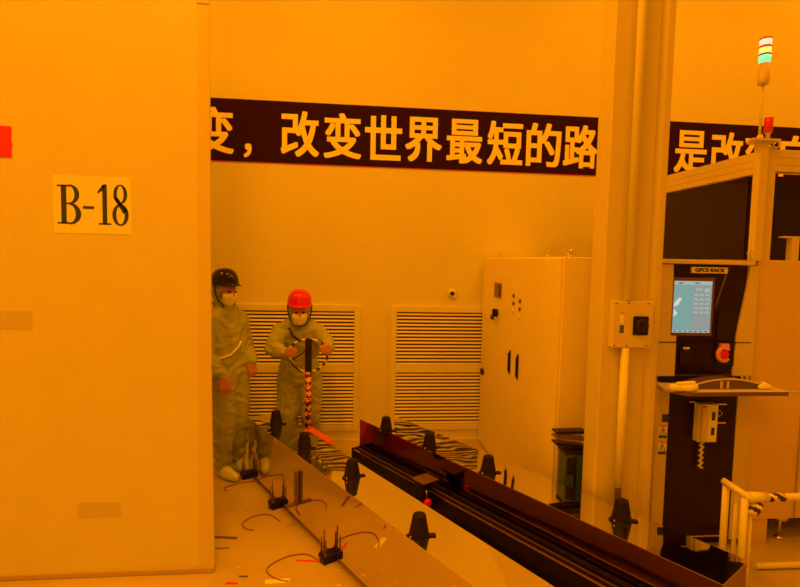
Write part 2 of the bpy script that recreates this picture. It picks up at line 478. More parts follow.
# ------------------------------------------------------------------ tall electric cabinet
CABP = mat('cabinet_enamel', (.92, .86, .80), .4, noise_amt=.01)
cb = empty('electrical_cabinet', (1.286, 2.99, 0), 0, 'tall cream double-door electrical cabinet against the back wall', 'cabinet')
L = 1.79
bx(.012, .50, 0, L, .06, 1.783).build('case', CABP, cb, bevel=.006)
bx(.03, .48, .03, L-.03, 0, .06).build('plinth', GREYL, cb)
for y0_, y1_ in ((.006, .888), (.892, L-.006)):
    d = bx(-.006, .012, y0_, y1_, .012, 1.775).build('door', CABP, cb, bevel=.003)
    yy = .905 - .19 if y0_ < .5 else .905
    q = bx(-.012, -.006, yy-.016, yy+.016, .86, 1.05); q.box(-.024, -.012, yy-.008, yy+.008, .88, 1.03)
    q.build('handle', BLACKP, d, bevel=.002)
q = bx(-.016, -.006, 1.19, 1.38, 1.44, 1.565); q.build('display', BROWNP, cb, bevel=.004)
bx(-.018, -.016, 1.20, 1.25, 1.455, 1.55).build('display_glass', BLACKG, cb)
q = MB(); q.lathe([(.034, -.006), (.034, -.018), (.026, -.024)], (0, 1.295, 1.305), axis='x', seg=18); q.box(-.05, -.022, 1.288, 1.302, 1.27, 1.34)
q.prism([(-.06, 1.25), (-.04, 1.25), (-.05, 1.29)], 1.26, 1.33, 'y')
q.build('main_switch', BLACKP, cb)
for k, (yy, z) in enumerate(((.86, 1.485), (.71, 1.455), (.86, 1.425), (.71, 1.395), (.86, 1.36), (.71, 1.33))):
    MB().lathe([(.017, -.006), (.017, -.013), (.009, -.018)], (0, yy, z), axis='x', seg=14).build('push_button', BROWNP if k < 4 else STEEL, cb)
bx(-.009, -.006, 1.35, 1.72, .92, 1.10).build('document_pocket', CABP, cb, bevel=.001)
bx(-.009, -.006, 1.38, 1.74, 1.20, 1.24).build('label_strip', TRIM, cb, bevel=.001)
bx(-.03, -.006, 1.66, 1.72, .68, .73).build('latch', BLACKP, cb, bevel=.002)
for x, yy in ((.06, 1.47), (.06, .39), (.06, .03), (.4, .1)):
    q = MB(); q.tube([(x, yy+.022*math.cos(a*PI/6), 1.812+.022*math.sin(a*PI/6)) for a in range(12)], .005, 8, closed=True)
    q.lathe([(.012, 1.783), (.012, 1.79)], (x, yy, 0), seg=12)
    q.build('lifting_eye', CHROME, cb)

# dark bin and flat trays between cabinet and column
bn = empty('storage_bin', (1.345, 2.87, 0), 0, 'dark green upright bin between the tall cabinet and the column', 'bin')
q = bx(-.062, .062, -.05, .05, .0, .62); q.build('body', DGREEN, bn, bevel=.006)
bx(-.066, .066, -.054, .054, .62, .64).build('rim', BLACKP, bn, bevel=.003)
bx(-.006, .006, -.0525, -.05, .02, .61).build('seam', BLACKP, bn)
bx(-.05, .004, -.058, -.05, .50, .60).build('panel', BLACKP, bn)
for k, (dz, ry, lab) in enumerate(((.658, .12, 'lowest black flat tray fanned out on the green bin'),
                                  (.700, .07, 'middle black flat tray fanned out on the green bin'),
                                  (.738, -.01, 'uppermost black flat tray lying level above the green bin'))):
    q = bx(-.105, .085, -.04, .045, 0, .012)
    q.box(-.105, .085, -.04, -.034, .012, .018)
    o = q.build('flat_tray', BLACKP if k != 1 else BROWNP, None, bevel=.003, loc=(1.335, 2.87, dz)); o.rotation_euler = (0, ry, 0)
    tag(o, lab, 'tray', 'flat trays on the green bin')

# ------------------------------------------------------------------ polished beams
ZT, ZB = .475, .05
AL, AR = math.radians(30.4), math.radians(32.8)
def foot_part(parent, x, y, side):
    """levelling foot: dark block that sticks out beside the beam, with three screws"""
    f = bx(-.045, .040, -.036, .036, 0, .047).build('levelling_foot', BLACKP, parent, bevel=.004, loc=(x, y, 0))
    for k, (dx, dy, h) in enumerate(((-.030, -.026, .14), (-.026, .0, .19), (-.030, .026, .14))):
        q = MB().tube([(dx, dy, .047), (dx, dy, h)], .0045, 8); q.lathe([(.009, .047), (.009, .057)], (dx, dy, 0), seg=6, smooth=False)
        q.build('screw', BROWNP, f)
    bx(-.058, -.045, -.008, .008, .015, .035).build('knob', CHROME, f)
    return f
def beam(name, x, y, ang, length, width, topm, label):
    """origin at the far-left corner; local +Y runs towards the camera, +X to the right of the beam"""
    e = empty(name, (x, y, 0), 0, label, 'beam')
    # local frame: Y axis -> (sin a, -cos a); X axis -> (cos a, sin a) -> mirror needed, so use a rotation with -Y forward
    e.rotation_euler = (0, 0, ang)   # local X=(cos,sin), local -Y=(sin,-cos)
    return e
def mirror_copy(m, name):
    return m
lb = beam('polished_beam', -.778, 4.056, AL, 0, 0, None, 'long mirror-polished beam lying nearest the left partition')
rb = beam('polished_beam', .099, 3.998, AR, 0, 0, None, 'long mirror-polished beam on the right with black rail along its side')
def beam_parts(e, length, wd, topm, sidem):
    q = MB()
    q.box(.003, wd-.003, -length+.003, -.003, ZB, ZT-.003)
    q.build('core', sidem, e, bevel=.002)
    q = bx(0, wd, -length, 0, ZT-.003, ZT+.0005); o = q.build('top_sheet', topm, e)
    return o
# object Y is negative towards the camera: flip the ripple mask by measuring -Y
for m_, a_, b_ in ((MIRL, .9, 1.6), (MIRR, 1.1, 1.75)):
    for n in m_.node_tree.nodes:
        if n.bl_idname == 'ShaderNodeMapRange':
            n.inputs['From Min'].default_value = -b_; n.inputs['From Max'].default_value = -a_
            n.inputs['To Min'].default_value = .05; n.inputs['To Max'].default_value = 1
beam_parts(lb, 3.6, .262, MIRL, MIRS)
beam_parts(rb, 2.595, .279, MIRR, MIRD)
for yy in (-.02, -.60, -1.37, -2.12, -2.9):
    foot_part(lb, -.014, yy, -1)
for yy in (-.1, -1.5, -3.2):
    bx(.06, .20, yy-.05, yy+.05, 0, ZB).build('foot_pad', BLACKP, lb)
for yy in (-.2, -1.3, -2.4):
    bx(.06, .22, yy-.05, yy+.05, 0, ZB).build('foot_pad', BLACKP, rb)
# upright flat bar on the side of the left beam near its second foot
q = bx(-.022, -.002, -.945, -.915, .15, .37); q.box(-.085, -.022, -.945, -.915, .15, .165); q.build('side_bracket', BROWNP, lb, bevel=.002)
# rail beside the right beam: a thing of its own, bolted along the side
rl = empty('linear_rail', (.099, 3.998, 0), AR, 'long black linear rail running along the side of the right beam', 'rail')
bx(-.094, -.002, -2.62, -.06, .10, .262).build('rail_body', BLACKM, rl, bevel=.003)
bx(-.040, -.004, -2.62, -.06, .262, .286).build('guide', BLACKM, rl, bevel=.003)
bx(-.052, -.046, -2.62, -.06, .262, .270).build('edge_strip', BROWNP, rl)
bx(-.096, -.086, -2.62, -.06, .262, .268).build('edge_strip', CHROME, rl)
bx(-.17, -.094, -2.62, -1.1, .10, .135).build('ledge', BLACKM, rl, bevel=.002)
bx(-.125, -.118, -2.62, -1.1, .135, .139).build('edge_strip', BROWNP, rl)
bx(-.100, -.002, -.06, -.045, .05, .275).build('end_block', BLACKP, rl, bevel=.002)
for yy in (-.1, -1.2, -2.4):
    bx(-.16, -.01, yy-.04, yy+.04, 0, .10).build('foot', BLACKP, rl)
cr = empty('rail_carriage', (.099, 3.998, 0), AR, 'black carriage block with red knob riding on the rail', 'carriage')
bx(-.185, -.096, -.98, -.90, .288, .345).build('saddle', BLACKP, cr, bevel=.004)
bx(-.188, -.060, -1.00, -.88, .345, .356).build('top_plate', BROWNP, cr, bevel=.003)
bx(-.185, -.120, -.98, -.90, .145, .288).build('side_block', BLACKP, cr, bevel=.004)
q = MB(); q.lathe([(.006, -.98), (.006, -1.0), (.022, -1.002), (.026, -1.02), (.018, -1.032)], (-.165, 0, .235), axis='y', seg=12)
q.build('knob', REDK, cr)
MB().tube([(-.15, -.984, .30), (-.15, -.984, .25)], .006, 8).build('bolt', CHROME, cr)

# ------------------------------------------------------------------ rubber cones on the beams
def make_cone(loc, label, rz=0, k=1.0):
    e = empty('rubber_cone', loc, rz, label, 'cone', 'black rubber cones on the polished beams')
    q = MB(); q.lathe([(.048*k, .006), (.047*k, .012), (.031*k, .096*k), (.029*k, .103*k), (.022*k, .106*k)], seg=24)
    q.build('cone_body', CONE, e)
    q = MB(); q.lathe([(.050*k, 0.0), (.050*k, .006)], seg=24); q.box(-.058*k, .078*k, -.012, .012, .001, .006)
    q.build('base_flange', BLACKP, e)
    MB().hull([((-.042*k, -.03*k, .012), .005)]).build('screw_head', CHROME, e)
    return e
c0 = make_cone((-.537, 3.885, ZT+.001), 'black rubber cone farthest away on the left beam, in front of red-helmeted worker')
def more(loc, label, rz=0):
    c = copy_tree(c0); c.location = loc; c['label'] = label; c.rotation_euler = (0, 0, rz); return c
more((-.280, 3.372, ZT+.001), 'black rubber cone second from the far end of the left beam')
more((.035, 2.905, ZT+.001), 'black rubber cone third from the far end of the left beam', .3)
more((.338, 2.250, ZT+.001), 'black rubber cone nearest the viewer on the left beam')
more((.290, 3.700, ZT+.001), 'black rubber cone farthest away on the right beam')
more((.560, 3.345, ZT+.001), 'black rubber cone second from the far end of the right beam', .2)
more((.850, 2.924, ZT+.001), 'black rubber cone third from the far end of the right beam')
more((1.362, 2.33, ZT+.001), 'black rubber cone nearest the column on the right beam', -.2)

# ------------------------------------------------------------------ things lying on the floor
def cable(pts, r, m, label):
    q = MB(); P = [Vector(p) for p in pts]; out = []
    for i in range(len(P)-1):
        p0, p1, p2, p3 = P[max(i-1, 0)], P[i], P[i+1], P[min(i+2, len(P)-1)]
        for t in [j/8 for j in range(8)]:
            out.append(.5*((2*p1)+(-p0+p2)*t+(2*p0-5*p1+4*p2-p3)*t*t+(-p0+3*p1-3*p2+p3)*t**3))
    out.append(P[-1]); q.tube(out, r, 6)
    return tag(q.build('thin_cable', m), label, 'cable')
THIN = mat('thin_brown_cable', (.25, .12, .1), .5)
cable([(-.70, 3.95, .004), (-.80, 3.93, .004), (-.89, 3.87, .004), (-.91, 3.83, .004), (-.88, 3.80, .004)], .0035, THIN, 'thin dark cable curving on the floor near the white shoes')
cable([(-.43, 3.33, .004), (-.52, 3.42, .004), (-.61, 3.40, .004), (-.67, 3.31, .004), (-.63, 3.24, .004), (-.58, 3.22, .004)], .0035, THIN, 'thin dark cable loop on the floor between two levelling feet')
cable([(-.14, 2.85, .004), (-.22, 2.93, .004), (-.32, 2.92, .004), (-.41, 2.85, .004), (-.43, 2.78, .004), (-.37, 2.71, .004), (-.30, 2.68, .004)], .0035, THIN, 'thin dark cable loop on the floor nearest the viewer')
def strip(x, y, rz, l, wd, m, label):
    o = bx(-l/2, l/2, -wd/2, wd/2, .0005, .003).build('floor_tape', m, loc=(x, y, 0), rotz=rz)
    return tag(o, label, 'tape')
strip(-.745, 3.15, -.15, .16, .022, BROWNP, 'short dark strip on the floor right of the partition')
strip(-.74, 3.03, 0, .10, .007, BROWNP, 'thin dark scratch-like strip on floor under the short dark strip')
strip(-.19, 2.865, -.15, .18, .012, REDK, 'thin red strip on the floor under the nearest levelling foot')
strip(-.60, 2.69, -.1, .06, .015, REDTAPE, 'small red scrap on the floor near the partition corner')
strip(-.36, 2.69, .05, .13, .035, PAPER, 'pale torn paper strip on the floor at the bottom edge')
strip(-.55, 2.745, -.1, .05, .012, BROWNP, 'tiny dark scrap on the floor by the partition corner')

# long floor pipe at right
o = MB().tube([(2.36, 2.62, .022), (4.4, 2.58, .022)], .018, 10).build('floor_pipe', PIPE)
tag(o, 'cream pipe lying on the floor in front of the machine legs', 'pipe')

# ------------------------------------------------------------------ pipe barrier
TAPE = stripes_mat('barrier_tape', (.03, .03, .03), (.9, .85, .8), 9, 'DIAGONAL', 2)
br = empty('pipe_barrier', (2.05, 2.3, 0), 0, 'low cream pipe barrier with black and white tape beside the machine', 'barrier')
zt = .585
q = MB(); q.tube([(-.065, .12, 0), (-.065, .12, .61)], .017, 12); q.build('post', PIPE, br)
q = MB(); q.tube([(-.020, .10, 0), (-.020, .10, .59)], .010, 12); q.build('post', PIPE, br)
q = MB(); q.tube([(-.058, 0, 0), (-.058, 0, zt)], .017, 12); q.build('post', PIPE, br)
q = MB(); q.tube([(-.022, 0, 0), (-.022, 0, zt)], .009, 12); q.build('post', PIPE, br)
q = MB(); q.tube([(-.075, .13, .62), (-.050, 0, zt+.012), (.02, 0, zt+.01)], .018, 12); q.build('top_rail', PIPE, br)
q = MB(); q.tube([(-.06, 0, zt+.005), (2.2, -.02, zt+.0)], .018, 12)
q.build('top_rail', PIPE, br)
q = MB(); q.tube([(-.04, 0, zt+.008), (.055, 0, zt+.004)], .026, 12); q.build('elbow', PIPE, br)
q = MB(); q.tube([(.065, 0, zt+.004), (.15, 0, zt+.003)], .0225, 12); q.build('tape_wrap', TAPE, br)
q = MB(); q.hull([((-.025, -.01, .53), .028), ((.01, -.015, .55), .02), ((-.01, -.01, .51), .018)]); q.build('tape_wrap', TAPE, br)
q = MB(); q.tube([(2.2, -.02, 0), (2.2, -.02, zt)], .017, 12); q.build('post', PIPE, br)

# ------------------------------------------------------------------ operator console of the machine
cs = empty('operator_console', (2.13, 2.85, 0), 0, 'cream operator console with black centre and computer screen', 'console')
X = lambda x: x-2.13
bx(X(1.83), X(2.395), .03, .60, .05, 1.755).build('case', STEEL, cs, bevel=.005)
bx(X(1.86), X(2.38), .06, .58, 0, .05).build('plinth', BLACKP, cs)
q = MB(); q.prism([(X(1.828), 1.08), (X(1.958), 1.08), (X(1.956), 1.32), (X(1.918), 1.62), (X(1.914), 1.752), (X(1.828), 1.752)], 0, .03)
q.build('left_fascia', STEEL, cs, bevel=.003)
q = MB(); q.prism([(X(2.335), 1.08), (X(2.462), 1.08), (X(2.462), 1.752), (X(2.405), 1.752), (X(2.395), 1.62), (X(2.345), 1.32)], 0, .03)
q.build('right_fascia', STEEL, cs, bevel=.003)
bx(X(1.83), X(2.44), -.002, .03, 1.283, 1.289).build('fascia_joint', BLACKP, cs)
bx(X(1.91), X(2.40), .018, .032, 1.085, 1.752).build('centre_panel', BLACKG, cs)
bx(X(1.80), X(2.42), -.02, .60, 1.756, 1.782).build('top_plate', STEEL, cs, bevel=.004)
# screen
sc = bx(X(1.915), X(2.180), -.002, .018, 1.325, 1.675).build('screen_bezel', BROWNP, cs, bevel=.004)
q = MB(); ys = (-.0035, -.002)
def sq(x0, x1, z0, z1, m, d=0): q.box(X(x0), X(x1), ys[0]-d, ys[1], z0, z1, m)
sq(1.922, 2.163, 1.345, 1.655, SCREENG)
sq(1.924, 2.161, 1.632, 1.653, SCREENW, .0004)
sq(1.926, 2.042, 1.365, 1.628, SCREENC, .0004)
sq(1.924, 2.161, 1.347, 1.360, SCREENW, .0004)
for i in range(7): sq(1.93+i*.033, 1.948+i*.033, 1.350, 1.357, SCREEND, .0008)
sq(1.95, 1.975, 1.637, 1.645, SCREEND, .0008); sq(2.05, 2.08, 1.639, 1.646, SCREEND, .0008)
for r_ in range(5):
    for cc in range(3):
        sq(2.052+cc*.036, 2.076+cc*.036, 1.46+r_*.026, 1.474+r_*.026, SCREENW, .0008)
        sq(2.054+cc*.036, 2.066+cc*.036, 1.458+r_*.026, 1.460+r_*.026, SCREEND, .001)
sq(2.06, 2.10, 1.60, 1.612, SCREENW, .0008); sq(2.115, 2.15, 1.59, 1.612, SCREENW, .0008)
q.prism([(X(1.926), 1.52), (X(1.955), 1.555), (X(1.975), 1.55), (X(1.95), 1.51), (X(1.926), 1.50)], -.0046, -.002, 'y', SCREENB)
q.prism([(X(1.926), 1.44), (X(1.95), 1.46), (X(1.926), 1.49)], -.0046, -.002, 'y', SCREENB)
q.build('display', None, sc)
nm = bx(X(2.034), X(2.26), .004, .018, 1.703, 1.739).build('name_plate', PAPER, cs)
fit_text('GPCS RACK', 'lettering', INK, nm, X(2.147), .0025, 1.721, .19, .022, size=.1, bold=.001)
q = MB(); q.prism([(X(2.255), 1.70), (X(2.275), 1.745), (X(2.28), 1.745), (X(2.205), 1.50), (X(2.198), 1.50)], .010, .018); q.build('hinge_strut', BROWNP, cs)
bx(X(2.22), X(2.34), .008, .018, 1.14, 1.47).build('side_pocket', BLACKP, cs, bevel=.004)
bx(X(1.99), X(2.07), .006, .018, 1.14, 1.245).build('card_reader', BLACKP, cs, bevel=.004)
bx(X(2.005), X(2.045), .002, .006, 1.245, 1.256).build('white_tag', PAPER, cs)
# emergency stop guard: an open ring
es = MB(); cx, cz = X(2.262), 1.215
es.tube([(cx+.036*math.cos(a), -.004, cz+.040*math.sin(a)) for a in [math.radians(40+i*14) for i in range(21)]], .014, 10)
es.box(cx-.026, cx+.026, -.016, .018, cz+.04, cz+.066)
es.build('stop_guard', PINKP, cs)
MB().lathe([(.018, .016), (.018, -.006), (.024, -.008), (.022, -.022)], (cx, 0, cz), axis='y').build('stop_button', REDK, cs)
# lower part
q = bx(X(1.935), X(2.372), .0, .03, .06, 1.04); q.build('lower_door', BLACKG, cs, bevel=.003)
bx(X(1.86), X(1.934), .0, .03, .05, 1.0).build('left_strip', STEEL, cs, bevel=.003)
bx(X(2.376), X(2.465), .0, .03, .05, 1.0).build('right_strip', STEEL, cs, bevel=.003)
bx(X(1.96), X(2.38), -.004, .0, .075, .083).build('door_sill', CHROME, cs)
bx(X(2.06), X(2.10), -.003, .0, .918, .926).build('door_mark', CREAMTAPE, cs)
for z in (.903, .788): bx(X(2.215), X(2.305), -.004, 0, z, z+.008).build('silver_line', CHROME, cs)
q = MB(); q.tube([(X(2.26)+.018*math.cos(a*PI/2), -.003, .852+.022*math.sin(a*PI/2)) for a in range(4)], .003, 6, closed=True); q.build('diamond_icon', CREAMTAPE, cs)
# warning stickers
q = bx(X(1.892), X(1.931), -.002, 0, .800, .848); q.build('sticker', INK, cs)
for k, z in enumerate((.700, .600)):
    st = bx(X(1.875), X(1.930), -.002, 0, z, z+.082, m=None).build('warning_sticker', PAPER, cs)
    q = MB(); q.box(X(1.877), X(1.928), -.003, -.002, z+.074, z+.081, REDTAPE); q.box(X(1.877), X(1.928), -.003, -.002, z+.002, z+.018, INK)
    q.tube([(X(1.883), -.003, z+.024), (X(1.922), -.003, z+.024), (X(1.9025), -.003, z+.068)], .0022, 6, INK, closed=True)
    q.box(X(1.9005), X(1.9045), -.004, -.002, z+.034, z+.056, INK)
    q.build('warning_symbol', None, st)
# slide-out shelf slot
bx(X(1.87), X(2.40), -.004, .03, 1.045, 1.078).build('slot', BLACKP, cs)
for x in (2.385, 2.42): bx(X(x), X(x+.014), -.006, .03, .98, 1.08).build('slide_bracket', STEEL, cs)
# telephone
ph = empty('wall_telephone', (2.15, 2.85, .69), 0, 'white wall telephone with dangling cord on the console door', 'telephone')
bx(-.058, .062, -.055, -.001, 0, .232).build('base', PAPER, ph, bevel=.006)
bx(-.056, -.018, -.082, -.055, .008, .225).build('handset', STEEL, ph, bevel=.010)
for z, hh in ((.135, .05), (.045, .045)): bx(.022, .042, -.057, -.055, z, z+hh).build('keypad', INK, ph)
q = MB()
q.tube([(-.02+.008*math.sin(i*.55), -.03+.008*math.cos(i*.55), 0-i*.0028) for i in range(60)] + [(-.01+.008*math.sin(33+i*.55), -.03+.008*math.cos(33+i*.55), -.168+i*.0028) for i in range(58)], .0045, 6)
q.build('curly_cord', PAPER, ph)
# keyboard shelf with things on it
ks = empty('keyboard_shelf', (2.14, 2.70, 1.03), 0, 'thin sliding keyboard shelf sticking out of the console', 'shelf')
q = MB(); q.prism([(-.34, -.02), (-.27, -.10), (.33, -.10), (.36, -.07), (.36, .02), (.22, .14), (-.30, .14), (-.34, .02)], 0, .014, 'z')
q.build('shelf_board', CREAMTAPE, ks, bevel=.003)
bx(-.28, .30, -.09, .13, -.006, -.0005).build('added_dark_plate', BLACKP, ks)  # added plate, no real part: darkens the shelf's reflection in the beam top
MB().tube([(.34, -.06, .007), (.42, -.08, .010)], .005, 8).build('pull_rod', CREAMTAPE, ks)
q = MB(); q.prism([(-.33, -.03), (-.27, -.105), (.33, -.105), (.33, -.101), (-.268, -.101), (-.328, -.028)], -.004, .018, 'z'); q.build('edge_trim', BROWNP, ks)
kb = empty('keyboard', (2.17, 2.70, 1.046), 0, 'curved ergonomic keyboard on the sliding shelf', 'keyboard')
q = MB(); pts = [(-.21+i*.042, .012+.034*(1-((i-5)/5)**2)) for i in range(11)]
q.prism([(p[0], p[1]+.006) for p in pts] + [(.21, 0), (-.21, 0)], -.02, .09); q.build('case', BROWNP, kb, bevel=.003)
q = MB(); q.tube([(p[0], -.022, p[1]+.010) for p in pts], .005, 8); q.build('top_edge', CREAMTAPE, kb)
for x in (-.05, -.01, .19): bx(x, x+.012, -.026, -.018, .002, .045).build('clip', CREAMTAPE, kb)
q = MB(); q.hull([((-.08, 0, .02), .02), ((.06, .01, .022), .022), ((.02, -.02, .018), .018)], sub=3); q.hull([((-.05, -.01, .042), .012), ((.05, 0, .044), .012)], sub=3)
o = q.build('folded_cloth', PAPER, loc=(1.880, 2.640, 1.046)); tag(o, 'folded pale cloth lying on the left end of the shelf', 'cloth')
q = MB(); q.hull([((-.03, 0, .012), .012), ((.03, 0, .012), .012), ((0, .01, .024), .016)], sub=3)
o = q.build('computer_mouse', PAPER, loc=(2.39, 2.67, 1.046)); tag(o, 'pale rounded computer mouse on the right end of the shelf', 'mouse')

# ------------------------------------------------------------------ big machine with aluminium frame behind/right of console
MPAINT = mat('machine_enamel', (.78, .62, .56), .35, noise_amt=.01)
mc = empty('process_machine', (2.47, 2.85, 0), 0, 'large cream machine with aluminium frame and dark windows on right', 'machine')
X = lambda x: x-2.47
bx(X(2.468), X(4.3), .02, 1.75, .16, 1.79).build('body', MPAINT, mc, bevel=.006)
bx(X(2.50), X(2.66), .03, .60, .0, .16).build('pedestal', MPAINT, mc, bevel=.004)
bx(X(2.82), X(2.83), .012, .02, .17, 1.78).build('panel_joint', GREYL, mc)
for x, y in ((2.79, .08), (4.1, .08), (2.79, 1.6), (4.1, 1.6)):
    q = MB(); q.tube([(X(x), y, .022), (X(x), y, .16)], .009, 10); q.lathe([(.028, 0), (.028, .010), (.012, .022)], (X(x), y, 0), seg=16); q.lathe([(.045, .13), (.045, .16)], (X(x), y, 0), seg=12)
    q.build('leg', CHROME, mc)
bx(X(2.70), X(4.2), .30, .34, 0, .16).build('underside_panel', BLACKP, mc)
MB().lathe([(.012, .02), (.012, .008)], (X(2.636), 0, .30), axis='y', seg=12).build('screw', REDK, mc)
# frame
def prof(x0, x1, y0_, y1_, z0, z1, name='frame_beam', groove=None):
    q = bx(x0, x1, y0_, y1_, z0, z1)
    if groove == 'x':
        for f in (.33, .66): z = z0+(z1-z0)*f; q.box(x0+.001, x1-.001, y0_-.003, y0_, z-.004, z+.004)
    if groove == 'y':
        for f in (.33, .66): z = z0+(z1-z0)*f; q.box(x0-.003, x0, y0_, y1_, z-.004, z+.004)
    return q.build(name, STEEL, mc, bevel=.003)
prof(X(2.420), X(2.475), 0, .05, 1.783, 2.49, 'corner_post')
prof(X(2.485), X(2.553), .03, .10, 1.79, 2.47, 'inner_post')
prof(X(2.553), X(4.3), .03, .10, 2.325, 2.455, 'frame_beam', 'x')
prof(X(2.420), X(2.47), .05, 1.75, 2.305, 2.435, 'frame_beam', 'y')
prof(X(2.420), X(2.47), .62, 1.75, 1.75, 1.782, 'frame_beam')
q = MB(); q.prism([(X(2.345), -.03), (X(2.52), -.03), (X(2.53), 0), (X(2.50), .09), (X(2.40), .09), (X(2.35), 0)], 2.49, 2.502, 'z'); q.build('cap_plate', STEEL, mc)
bx(X(2.435), X(2.445), .10, 1.70, 1.79, 2.30).build('side_window', BLACKG, mc)
bx(X(2.55), X(4.28), .30, .31, 1.79, 2.32).build('front_window', BLACKP, mc)
q = bx(X(2.66), X(2.80), .06, .10, 1.93, 1.94); q.box(X(2.72), X(2.77), .06, .10, 1.792, 1.93); q.build('bracket', STEEL, mc)
q = MB(); q.tube([(X(2.535)+.022*math.cos(a*PI/6), .02, 2.483+.022*math.sin(a*PI/6)) for a in range(12)], .006, 8, closed=True); q.build('lifting_eye', STEEL, mc)
MB().tube([(X(2.458), .02, 2.45), (X(2.465), .02, 2.25), (X(2.46), .02, 2.17), (X(2.475), .01, 2.12)], .006, 8).build('cable', BLACKP, mc)
q = MB(); q.tube([(X(2.41), .01, 1.79), (X(2.39), .01, 1.83), (X(2.41), .01, 1.85)], .006, 8); q.build('small_hook', STEEL, mc)
# signal tower on the post
st = empty('signal_tower', (2.428, 2.875, 2.502), 0, 'stack light with red, yellow and green lenses on a thin pole', 'signal light')
MB().tube([(0, 0, 0), (0, 0, .325)], .008, 10).build('pole', STEEL, st)
MB().lathe([(.02, 0), (.02, .01), (.012, .03)], seg=16).build('pole_foot', STEEL, st)
MB().lathe([(.028, .325), (.0315, .345), (.0315, .445)], seg=24).build('tower_base', STEEL, st)
MB().lathe([(.0315, .447), (.0315, .492)], seg=24).build('green_lens', LGRN, st)['label'] = 'lit green lens'
MB().lathe([(.0322, .492), (.0322, .500)], seg=24).build('divider', DGREEN, st)
MB().lathe([(.0315, .500), (.0315, .535)], seg=24).build('yellow_lens', LYEL, st)['label'] = 'lit yellow lens'
MB().lathe([(.0322, .535), (.0322, .547)], seg=24).build('divider', REDK, st)
MB().lathe([(.0315, .547), (.0315, .582)], seg=24).build('red_lens', LRED, st)['label'] = 'lit pale red lens'
MB().lathe([(.0322, .582), (.034, .59), (.02, .594)], seg=24).build('cap', REDK, st)
bc = empty('red_beacon', (2.478, 2.872, 2.502), 0, 'small red beacon on the frame plate beside the signal tower pole', 'beacon')
MB().lathe([(.012, 0), (.012, .04), (.022, .045)], seg=16).build('base', STEEL, bc)
MB().lathe([(.023, .045), (.024, .125), (.020, .132)], seg=20).build('lens', LREDD, bc)
MB().lathe([(.024, .132), (.02, .138)], seg=20).build('cap', TRIM, bc)

# ------------------------------------------------------------------ people
def lerp(a, b, t): return a + (b-a)*t
def remeshed(name, parts, m, parent, voxel, fold=0., smooth=4, inv=None):
    """parts: list of sphere lists (each a convex hull); united by voxel remesh into one skin"""
    me = bpy.data.meshes.new(name); bm = bmesh.new()
    for sp in parts:
        q = MB(); q.hull([(Vector(c), r) for c, r in sp])
        t = bpy.data.meshes.new('t'); bmesh.ops.recalc_face_normals(q.bm, faces=q.bm.faces); q.bm.to_mesh(t); q.bm.free(); bm.from_mesh(t); bpy.data.meshes.remove(t)
    bm.to_mesh(me); bm.free()
    o = bpy.data.objects.new(name, me); COL.objects.link(o)
    r = o.modifiers.new('r', 'REMESH'); r.mode = 'VOXEL'; r.voxel_size = voxel; r.use_smooth_shade = True
    s = o.modifiers.new('s', 'SMOOTH'); s.iterations = smooth; s.factor = .5
    dg = bpy.context.evaluated_depsgraph_get(); dg.update()
    nm = bpy.data.meshes.new_from_object(o.evaluated_get(dg))
    bpy.data.objects.remove(o)
    if fold:
        nrm = [v.normal.copy() for v in nm.vertices]
        for v, n in zip(nm.vertices, nrm):
            p = v.co
            a = noise.noise(Vector((p.x*9, p.y*9, p.z*15+3*noise.noise(p*6))))
            c_ = noise.noise(Vector((p.x*22, p.y*22, p.z*34)))
            v.co = p + n*(fold*a + fold*.35*c_)
    nm.materials.clear(); nm.materials.append(m)
    for p in nm.polygons: p.use_smooth = True
    o = bpy.data.objects.new(name, nm); COL.objects.link(o)
    if parent:
        o.parent = parent; o.matrix_parent_inverse = Matrix.Translation(parent.location).inverted()
    return o
def here(o, parent):
    o.parent = parent; o.matrix_parent_inverse = Matrix.Translation(parent.location).inverted(); return o
def hand_parts(wrist, palm_dir, across, curl_dir, size=1., curl=1.):
    """palm hull, four unequal curled fingers and a thumb"""
    d = palm_dir.normalized(); a = across.normalized(); c = curl_dir.normalized(); W = Vector(wrist)
    P = []
    knuck = []
    for i, f in enumerate((-1.5, -.5, .5, 1.5)):
        knuck.append(W + d*.085*size + a*f*.019*size)
    P.append([(W, .024*size), (knuck[0], .013*size), (knuck[3], .012*size), (W+d*.05*size+a*.02*size, .018*size), (W+d*.05*size-a*.02*size, .018*size)])
    L_ = (.036, .041, .038, .030)
    for i, k in enumerate(knuck):
        l = L_[i]*size
        p1 = k + (d*.75 + c*.6*curl).normalized()*l
        p2 = p1 + (c*1.0*curl + d*lerp(.9, -.15, curl)).normalized()*l*.8
        p3 = p2 + (c*lerp(.8, .45, curl) + d*lerp(.8, -.95, curl)).normalized()*l*.55
        P += [[(k, .0108*size), (p1, .0098*size)], [(p1, .0098*size), (p2, .009*size)], [(p2, .009*size), (p3, .008*size)]]
    t0 = W + d*.028*size - a*.026*size
    t1 = t0 + (d*.6 - a*.5 + c*.5).normalized()*.036*size
    t2 = t1 + (d*.5 + c*.8 + a*.15).normalized()*.030*size
    P += [[(t0, .015*size), (t1, .011*size)], [(t1, .011*size), (t2, .009*size)]]
    return P
